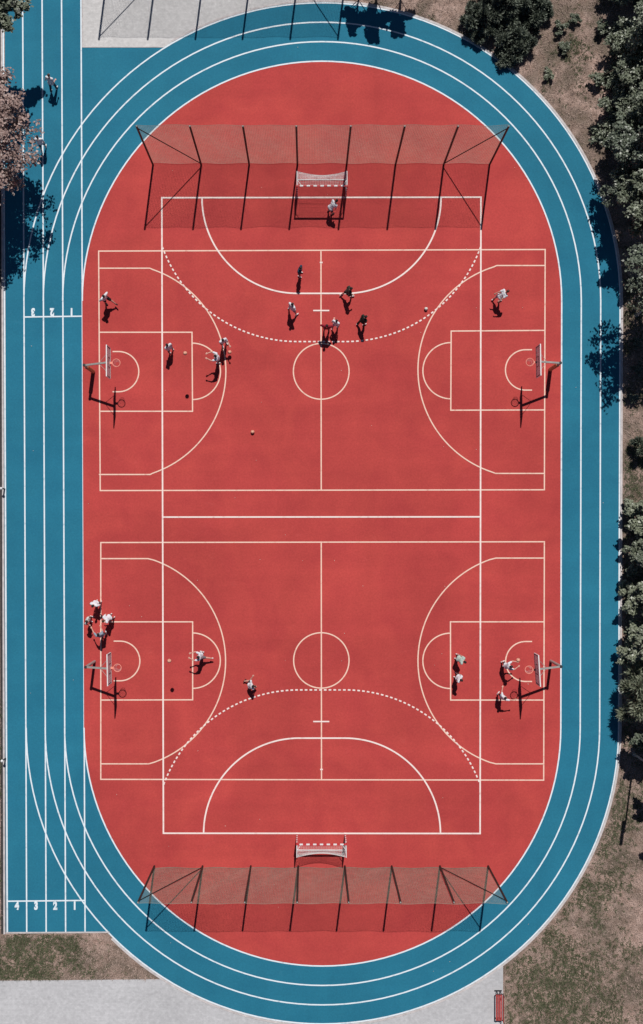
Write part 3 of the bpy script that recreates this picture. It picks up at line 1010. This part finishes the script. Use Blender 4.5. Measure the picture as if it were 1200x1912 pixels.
# ------------------------------------------------------------------ grass (uncountable): green and dry blades
def vnoise(x, y, f, seed):
    r = np.random.default_rng(seed)
    G = r.uniform(0, 1, (128, 128))
    X = x*f+50; Y = y*f+50
    xi = np.floor(X).astype(int); yi = np.floor(Y).astype(int)
    fx = X-xi; fy = Y-yi; fx = fx*fx*(3-2*fx); fy = fy*fy*(3-2*fy)
    a = G[xi % 128, yi % 128]; b = G[(xi+1) % 128, yi % 128]; c = G[xi % 128, (yi+1) % 128]; d = G[(xi+1) % 128, (yi+1) % 128]
    return a*(1-fx)*(1-fy)+b*fx*(1-fy)+c*(1-fx)*fy+d*fx*fy

def outside_track(px, py):
    dx = px-601.2
    top = py < 562; bot = py > 1358.5
    d = np.where(top, np.hypot(dx, py-562), np.where(bot, np.hypot(dx, py-1358.5), np.abs(dx)))
    return d > 564

def grass(name, n, length, width, m, thr_sign, seed):
    r = np.random.default_rng(seed)
    px = np.concatenate([r.uniform(600, 1260, n), r.uniform(-60, 330, n//22), r.uniform(-60, 2, n//40)])
    py = np.concatenate([r.uniform(-40, 1950, n), r.uniform(1744, 1834, n//22), r.uniform(1300, 1900, n//40)])
    ok = outside_track(px, py)
    ok &= ~((px < 941) & (py > 1828))
    ok &= ~((px > 335) & (px < 943) & (py > 1000))
    ok &= ~((px > 100) & (px < 645) & (py < 900))
    ok &= ~((px > 5) & (px < 215) & (py < 1745))
    px, py = px[ok], py[ok]
    x = (px-600)/S; y = (956-py)/S
    nz = 0.42*vnoise(x+0.3*y, y-0.3*x, 0.37, 5)+0.34*vnoise(x-0.4*y, y+0.4*x, 0.95, 6)+0.24*vnoise(x, y, 3.3, 8)
    near = np.where(py > 1740, 0.01, 0.0)
    # greener along the lower right bend and the lower left plot, drier in the upper clearing
    bend = np.hypot(px-601, py-1358.5)-560
    nz = nz+np.where((py > 1358) & (px > 560), 0.19*np.exp(-bend/40.0)-0.045, 0)+near
    nz = nz-np.where((py < 420), 0.22, 0)
    p = 1/(1+np.exp(-(nz-0.50)*17))
    keep = r.uniform(0, 1, len(px)) < (p if thr_sign > 0 else (1-p)*0.75)
    x, y = x[keep], y[keep]
    per = 5
    X = np.repeat(x, per)+r.normal(0, 0.03, len(x)*per); Y = np.repeat(y, per)+r.normal(0, 0.03, len(x)*per)
    k = len(X)
    a = r.uniform(0, 2*np.pi, k); L = length*r.uniform(0.5, 1.4, k); tilt = r.uniform(0.5, 1.35, k)
    dx, dy = np.cos(a), np.sin(a)
    v = np.empty((k, 3, 3))
    W = width*r.uniform(0.6, 1.3, k)
    v[:, 0] = np.stack([X-dy*W/2, Y+dx*W/2, np.full(k, 0.004)], 1)
    v[:, 1] = np.stack([X+dy*W/2, Y-dx*W/2, np.full(k, 0.004)], 1)
    v[:, 2] = np.stack([X+dx*L*np.sin(tilt), Y+dy*L*np.sin(tilt), 0.01+L*np.cos(tilt)], 1)
    o = np_mesh(name, v.reshape(-1, 3), np.arange(k*3).reshape(k, 3), m)
    tag(o, kind='stuff')
    return o
tag(grass('green_grass', 130000, 0.17, 0.030, M['blade_green'], 1, 91), 'short green grass growing in patches around the track', 'grass')
tag(grass('dry_grass', 60000, 0.17, 0.024, M['blade_dry'], -1, 92), 'dry straw coloured grass around the track', 'grass')

# pale fallen leaf bits scattered over the court and lanes
r = np.random.default_rng(33)
n = 75
lx = r.uniform(40, 1150, n); ly = r.uniform(10, 1890, n)
ok = (np.hypot(lx-601, np.where(ly < 562, ly-562, np.where(ly > 1358, ly-1358, 0))) < 550)
lx, ly = lx[ok], ly[ok]
c = np.stack([(lx-600)/S, (956-ly)/S, np.full(len(lx), 0.055)], 1)
v, f = leaves(c, np.array([0, 0, 1.0]), 0.05, 0.035, r, 0.15)
tag(np_mesh('leaf_litter', v, f, M['litter']), 'pale fallen leaf bits scattered over the courts', 'litter', kind='stuff')

# ------------------------------------------------------------------ balls
def ball(label, px, py, h, m, rad=0.12, seams=True):
    x, y = U(px, py, h)
    b = MB(); b.ball((0, 0, 0), rad, 24, 14)
    o = b.build('ball', m, smooth=True)
    o.location = (x, y, h); o.rotation_euler = (0.7, 0.4, 0.3)
    tag(o, label, 'ball', 'balls in play')
    if seams:
        s = MB()
        for ax in range(3):
            ring = []
            for i in range(32):
                a = 2*math.pi*i/32
                q = [rad*math.cos(a), rad*math.sin(a)]; q.insert(ax, 0.0)
                ring.append(q)
            s.tube(ring, 0.004, 5, closed=True)
        s.build('seam', M['seam'], o)
    return o
ball('orange basketball in the air inside the upper left key', 345.5, 659.5, 3.2, M['ball_o'])
ball('orange basketball in the air inside the lower left key', 315.8, 1234, 3.4, M['ball_o'])
ball('orange basketball in the air beside the hoop at the lower right', 967.2, 1232.5, 2.75, M['ball_o'])
ball('pale ball lying on the upper right three point arc', 795.3, 576.5, 0.13, M['ball_w'], 0.11)
ball('orange ball alone on the red floor of the upper court, near its middle', 471.3, 806.5, 0.13, M['ball_o'])
ball('orange basketball bouncing beside the player on the upper left three point arc', 428.5, 657.5, 0.42, M['ball_o'])

# ------------------------------------------------------------------ people
def cloth(name, c): return mat(name, c, 0.85, var=0.10, scale=14)
C = {
    'white': cloth('white_cloth', (0.74, 0.75, 0.80)), 'offwhite': cloth('off_white_cloth', (0.62, 0.62, 0.60)),
    'black': cloth('black_cloth', (0.014, 0.014, 0.018)), 'navy': cloth('navy_cloth', (0.020, 0.026, 0.05)),
    'teal': cloth('teal_cloth', (0.012, 0.055, 0.10)), 'grey': cloth('grey_cloth', (0.18, 0.18, 0.20)),
    'red': cloth('red_cloth', (0.24, 0.012, 0.03)), 'mint': cloth('mint_cloth', (0.44, 0.56, 0.51)),
    'dgreen': cloth('dark_green_cloth', (0.018, 0.030, 0.024)), 'lilac': cloth('lilac_cloth', (0.30, 0.27, 0.38)),
    'bluegrey': cloth('blue_grey_cloth', (0.26, 0.32, 0.40)), 'olive': cloth('olive_cloth', (0.05, 0.05, 0.04)),
    'pink': cloth('pink_cloth', (0.62, 0.42, 0.40)),
}
SKIN = mat('skin', (0.62, 0.34, 0.27), 0.6, var=0.05, scale=10)
HAIR = {'dark': mat('dark_hair', (0.016, 0.013, 0.014), 0.5, var=0.2, scale=30), 'brown': mat('brown_hair', (0.075, 0.035, 0.022), 0.5, var=0.2, scale=30)}
SHOE = {'white': mat('white_shoe', (0.72, 0.70, 0.70), 0.6), 'black': mat('black_shoe', (0.02, 0.02, 0.022), 0.6)}
EYE = mat('eye', (0.03, 0.02, 0.02), 0.3)

LEGS = {   # (out, forward, up) per side, right then left: thigh, shin
    'stand': (((.10, .03, -1), (.04, -.02, -1)), ((.10, -.03, -1), (.04, -.04, -1))),
    'walk': (((.06, .26, -1), (.03, -.05, -1)), ((.06, -.18, -1), (.03, -.42, -1))),
    'run': (((.05, .85, -1), (.03, -.25, -1)), ((.05, -.35, -1), (.03, -1.3, -.7))),
    'stride': (((.06, .50, -1), (.03, .10, -1)), ((.06, -.38, -1), (.03, -.65, -1))),
    'wide': (((.42, .05, -1), (.30, -.05, -1)), ((.30, .05, -1), (.12, -.05, -1))),
    'lunge': (((.75, .10, -1), (.95, .0, -1)), ((.10, .05, -1), (.0, -.05, -1))),
    'crouch': (((.35, .95, -.75), (.15, -.55, -1)), ((.45, .2, -1), (.2, -1.1, -.55))),
    'lungef': (((.12, .10, -1), (.02, -.15, -1)), ((.20, .95, -1), (.10, .75, -1))),
    'kick': (((.05, .05, -1), (.02, -.03, -1)), ((.10, -.75, -1), (.05, -1.2, -.5))),
}
ARMS = {   # upper arm, forearm
    'down': ((.15, .0, -1), (.03, .20, -1)), 'bent': ((.35, -.30, -1), (-.05, 1, -.15)), 'back': ((.18, -.55, -1), (.1, -.3, -1)),
    'front': ((.15, .75, -.75), (-.1, 1, .1)), 'shoot': ((.30, 1, .30), (-.45, 1, .35)), 'vee': ((1, .8, .1), (.7, 1, .15)), 'out': ((1, .05, -.25), (1, .25, -.05)),
    'up': ((.35, .35, 1), (.10, .35, 1)), 'reach': ((.35, 1, .15), (.1, 1, .1)), 'hip': ((.75, -.25, -1), (-.7, .3, -.6)),
    'hang': ((.12, .55, -1), (.02, .5, -1)), 'sideup': ((1, .2, .35), (.55, .5, .8)),
}
BAKE = []
def remesh(o, vox, it=3):
    md = o.modifiers.new('r', 'REMESH'); md.mode = 'VOXEL'; md.voxel_size = vox; md.use_smooth_shade = True
    if it:
        sm = o.modifiers.new('s', 'SMOOTH'); sm.factor = 0.5; sm.iterations = it
    BAKE.append(o)

def person(label, hpx, hpy, heading, legs='stand', arms=('down', 'down'), lean=5, shirt='white', bottom='black', hair='dark',
           shoe='white', tall=1.70, long_trousers=False, long_sleeves=False, bend=0, head_turn=0, tail=False, group=None, jump=0.0, twist=0):
    s = tall/1.76
    LA, LB = LEGS[legs]
    def V(v, sd): return Vector((v[0]*sd, v[1], v[2])).normalized()
    pel = Vector((0, 0, 0.0))
    hips = {1: Vector((.088, 0, -.03)), -1: Vector((-.088, 0, -.03))}
    J = {}
    for sd, L in ((1, LA), (-1, LB)):
        k = hips[sd]+V(L[0], sd)*.43
        a = k+V(L[1], sd)*.42
        sh = V(L[1], sd)
        fwd = Vector((0.12*sd, 1, 0))
        fwd = (fwd-sh*fwd.dot(sh)*0.75).normalized()
        J[sd] = (hips[sd], k, a, a+fwd*.15-Vector((0, 0, .035)), a-fwd*.055-Vector((0, 0, .045)))
    up = Matrix.Rotation(R(-lean), 3, 'X') @ Matrix.Rotation(R(bend), 3, 'Y') @ Matrix.Rotation(R(twist), 3, 'Z')
    def T(x, y, z): return up @ Vector((x, y, z))
    waist = T(0, 0, .16); chest = T(0, .01, .36); neck0 = T(0, 0, .50); neck1 = T(0, .02, .60)
    hrot = up @ Matrix.Rotation(R(lean*0.45), 3, 'X') @ Matrix.Rotation(R(-head_turn), 3, 'Z')
    head = neck1+hrot @ Vector((0, .02, .11))
    A = {}
    for sd, nm in ((1, arms[0]), (-1, arms[1])):
        u, fo = ARMS[nm]
        sh = T(.185*sd, 0, .47)
        e = sh+(up @ V(u, sd))*.285
        wv = (up @ V(fo, sd))
        wr = e+wv*.25
        A[sd] = (sh, e, wr, wv)
    lowest = min(min(J[sd][3].z, J[sd][4].z, J[sd][2].z-.03) for sd in (1, -1))-.042
    off = Vector((0, 0, -lowest+jump/s))
    zh = (head.z+off.z+.06)*s
    # place the figure so its head sits where the photo shows it
    th = -R(heading)
    hx = (head.x*math.cos(th)-head.y*math.sin(th))*s; hy = (head.x*math.sin(th)+head.y*math.cos(th))*s
    gx, gy = U(hpx, hpy, zh)
    root = thing('person', label, 'person', (gx-hx, gy-hy, 0.04), th, group=group)
    def X(v): return (v+off)*s
    def build(mb, name, m, vox, it=3, parent=root):
        mb.v = [tuple(Vector(q)) for q in mb.v]
        o = mb.build(name, m, parent, smooth=True)
        remesh(o, vox, it)
        return o
    b = MB()
    cap = lambda mb, p, q, r0, r1=None: mb.capsule(X(p), X(q), r0*s, (r1 if r1 is not None else r0)*s)
    # torso
    cap(b, hips[1], hips[-1], .105); cap(b, T(.055, 0, .14), T(-.055, 0, .14), .095)
    cap(b, T(.085, .01, .33), T(-.085, .01, .33), .108); cap(b, pel, waist, .11, .10); cap(b, waist, chest, .10, .115)
    cap(b, T(.13, 0, .44), T(-.13, 0, .44), .072); cap(b, T(0, -.005, .46), neck1, .062, .054)
    # head with jaw, nose, ears
    def Hd(x, y, z): return head+hrot @ Vector((x, y, z))
    b.ball(X(Hd(0, -.012, .025)), (.076*s, .095*s, .098*s), 16, 12, rot=hrot)
    b.ball(X(Hd(0, .025, -.05)), (.056*s, .066*s, .062*s), 14, 10, rot=hrot)
    cap(b, Hd(0, .088, .01), Hd(0, .108, -.022), .010, .016)
    cap(b, Hd(-.02, .082, -.062), Hd(.02, .082, -.062), .011)
    for sd in (1, -1):
        b.ball(X(Hd(.078*sd, -.01, -.005)), (.013*s, .022*s, .034*s), 8, 6, rot=hrot)
        sh, e, wr, wv = A[sd]
        cap(b, T(.13*sd, 0, .455), sh, .070, .060); cap(b, sh, e, .052, .042); cap(b, e, wr, .041, .028)
        # hand: palm, four fingers with a bend, a thumb
        side = wv.cross(Vector((0, 0, 1))) if abs(wv.z) < 0.9 else Vector((0, 1, 0))
        side.normalize()
        pn = side.cross(wv).normalized()
        if pn.z > 0: pn = -pn
        palm = wr+wv*.075
        cap(b, wr+wv*.025-side*.018, palm-side*.026, .019, .017); cap(b, wr+wv*.025+side*.018, palm+side*.026, .019, .017)
        cap(b, wr+wv*.02, palm, .020, .018)
        for q, fl in ((-.036, .030), (-.012, .037), (.012, .035), (.036, .027)):
            f0 = palm+side*q; f1 = f0+(wv+side*q*4+pn*.15).normalized()*fl*1.15; f2 = f1+(wv+pn*.7).normalized()*fl
            cap(b, f0, f1, .0105, .0100); cap(b, f1, f2, .0100, .0092)
        t0 = wr+wv*.03+side*.03*sd
        t1 = t0+(wv*.6+side*sd*.9+pn*.2).normalized()*.04; t2 = t1+(wv+pn*.3).normalized()*.03
        cap(b, t0, t1, .0135, .0115); cap(b, t1, t2, .0115, .0100)
        h_, k, a, toe, heel = J[sd]
        cap(b, h_, k, .085, .056); cap(b, k, k.lerp(a, .35), .055, .057); cap(b, k.lerp(a, .35), a, .055, .036)
        cap(b, heel+Vector((0, 0, .02)), toe, .036, .030)
    build(b, 'body', SKIN, .0092, 2)
    for sd in (1, -1):
        ey = MB(); ey.ball(X(Hd(.031*sd, .082, .012)), .011*s, 8, 6)
        ey.build('eye', EYE, root, smooth=True)
    sm = MB()
    g_ = .016
    cap(sm, T(.075, 0, -.02), T(-.075, 0, -.02), .122+g_); cap(sm, T(.055, 0, .14), T(-.055, 0, .14), .104+g_)
    cap(sm, T(.085, .01, .33), T(-.085, .01, .33), .112+g_); cap(sm, T(0, 0, 0), waist, .115+g_, .11+g_); cap(sm, waist, chest, .11+g_, .12+g_)
    cap(sm, T(.135, 0, .44), T(-.135, 0, .44), .074+g_)
    for sd in (1, -1):
        sh, e, wr, wv = A[sd]
        cap(sm, T(.13*sd, 0, .455), sh, .074+g_, .066+g_)
        cap(sm, sh, sh.lerp(e, .62 if not long_sleeves else 1.0), .060+g_, .054+g_)
        if long_sleeves: cap(sm, e, e.lerp(wr, .92), .046+g_, .032+g_)
    build(sm, 'shirt', C[shirt], .015, 2)
    st = MB()
    g_ = .02
    cap(st, hips[1]+Vector((0, 0, -.01)), hips[-1]+Vector((0, 0, -.01)), .110+g_*.5)
    for sd in (1, -1):
        h_, k, a, toe, heel = J[sd]
        if long_trousers:
            cap(st, h_, k, .090+g_, .062+g_); cap(st, k, a, .060+g_, .045+g_)
        else:
            cap(st, h_, h_.lerp(k, .78), .090+g_, .075+g_)
    build(st, 'trousers' if long_trousers else 'shorts', C[bottom], .016, 2)
    hr = MB()
    hr.ball(X(Hd(0, -.024, .040)), (.084*s, .098*s, .098*s), 16, 12, rot=hrot)
    hr.ball(X(Hd(0, -.05, -.02)), (.074*s, .062*s, .075*s), 14, 10, rot=hrot)
    if tail: cap(hr, Hd(0, -.11, .03), Hd(0, -.19, -.14), .032, .018)
    build(hr, 'hair', HAIR[hair], .012, 1)
    for sd in (1, -1):
        h_, k, a, toe, heel = J[sd]
        sh_ = MB(); cap(sh_, heel+Vector((0, 0, .012)), toe+Vector((0, 0, .004)), .046, .040)
        cap(sh_, a-Vector((0, 0, .02)), a.lerp(toe, .5), .044, .036)
        build(sh_, 'shoe', SHOE[shoe], .012, 2)
    return root

person('person in white shirt and dark trousers running up the sprint lanes at top left', 90.5, 140, 20, 'walk', ('bent', 'bent'), 12, 'white', 'navy', 'brown', long_trousers=True)
person('person in white shirt half hidden beside the copper tree on the sprint lanes', 69, 255, 0, 'walk', ('down', 'bent'), 6, 'white', 'navy')
person('goalkeeper in white shirt leaning forward in front of the top goal', 628.5, 374.5, 55, 'stand', ('hang', 'hang'), 38, 'white', 'black', shoe='black', tall=1.75)
person('player in dark blue top just above the top six metre line', 561.5, 500.5, 110, 'stand', ('down', 'down'), 4, 'teal', 'black', long_sleeves=True)
person('player in white shirt standing with feet apart left of the seven metre mark', 546, 567.5, 45, 'wide', ('hip', 'down'), 4, 'white', 'lilac', tall=1.78)
person('player in dark clothes with white shoes striding across the top six metre line', 656, 538.5, 75, 'stride', ('bent', 'down'), 14, 'olive', 'black', tall=1.78, long_sleeves=True)
person('player in dark red shirt with elbows out above the upper centre circle', 610, 609, 185, 'stand', ('hip', 'hip'), 3, 'red', 'black', shoe='black', tall=1.75, long_sleeves=True)
person('player in white and lilac, close beside the one in dark red', 628.5, 598.5, 30, 'walk', ('down', 'bent'), 4, 'white', 'lilac', tall=1.62)
person('player in dark green walking right of the one in lilac', 683.5, 591, 60, 'walk', ('down', 'down'), 16, 'dgreen', 'dgreen', long_trousers=True, tall=1.75)
person('player in white tee lunging with one leg stretched out by the upper left corner', 193.5, 553.5, 130, 'lungef', ('hip', 'hip'), 8, 'white', 'black', shoe='black', tall=1.8)
person('player in white shirt standing in the upper left key on the long sideline', 311, 643.5, -40, 'stand', ('down', 'down'), 4, 'white', 'navy', tall=1.72)
person('player in white shirt with arms stretched out at the upper left key', 401, 664.5, -88, 'stand', ('shoot', 'shoot'), 2, 'white', 'black', tall=1.82)
person('player in white shirt dribbling a ball on the upper left three point arc', 416, 635.5, 150, 'stand', ('down', 'front'), 5, 'white', 'black', tall=1.75)
person('player in white shirt bending forward alone at the upper right of the court', 948.5, 543.5, 65, 'walk', ('back', 'back'), 36, 'white', 'lilac', tall=1.78, hair='brown')
G4 = 'four people gathered beside the lower left hoop'
person('person in white shirt topmost of the group of four by the hoop', 172.5, 1132, 200, 'stand', ('down', 'hip'), 12, 'white', 'black', group=G4, tall=1.7)
person('person in off white shirt, of the group of four nearest the blue lane', 162, 1160.5, 110, 'stand', ('bent', 'down'), 6, 'offwhite', 'black', group=G4, tall=1.68)
person('person in white shirt leaning in at the right of the group of four', 192, 1160, 235, 'stand', ('bent', 'hang'), 26, 'white', 'red', group=G4, hair='brown', tall=1.72)
person('person in blue grey shirt, of the group of four nearest the hoop', 182.5, 1184, -20, 'stand', ('front', 'reach'), 10, 'bluegrey', 'black', group=G4, tall=1.72)
person('player in white shirt with arms stretched out at the lower left key', 369, 1227, -82, 'kick', ('shoot', 'shoot'), 6, 'white', 'grey', tall=1.8)
person('player in white shirt crouching low with one arm raised on the dashed line', 473, 1281, 70, 'crouch', ('hang', 'sideup'), 22, 'white', 'black', shoe='black', tall=1.7)
person('player in mint green shirt stooping at the edge of the lower right key', 868.5, 1236.5, 115, 'stand', ('hang', 'down'), 28, 'mint', 'black', tall=1.72)
person('player in white shirt standing just below the one in mint green', 862, 1270.5, 120, 'stand', ('down', 'down'), 10, 'white', 'black', tall=1.72)
person('player in white shirt reaching for the ball near the lower right hoop', 955, 1244.5, 75, 'stand', ('shoot', 'shoot'), 16, 'white', 'black', tall=1.72)
person('player in white shirt with arms spread at the bottom line of the lower right key', 944, 1303, 45, 'stand', ('vee', 'vee'), 6, 'white', 'black', tall=1.65)

# bake the remeshed figures into plain meshes
bpy.context.view_layer.update()
dg = bpy.context.evaluated_depsgraph_get()
done = [(o, bpy.data.meshes.new_from_object(o.evaluated_get(dg))) for o in BAKE]
for o, me in done:
    o.modifiers.clear()
    o.data = me
bpy.context.view_layer.update()
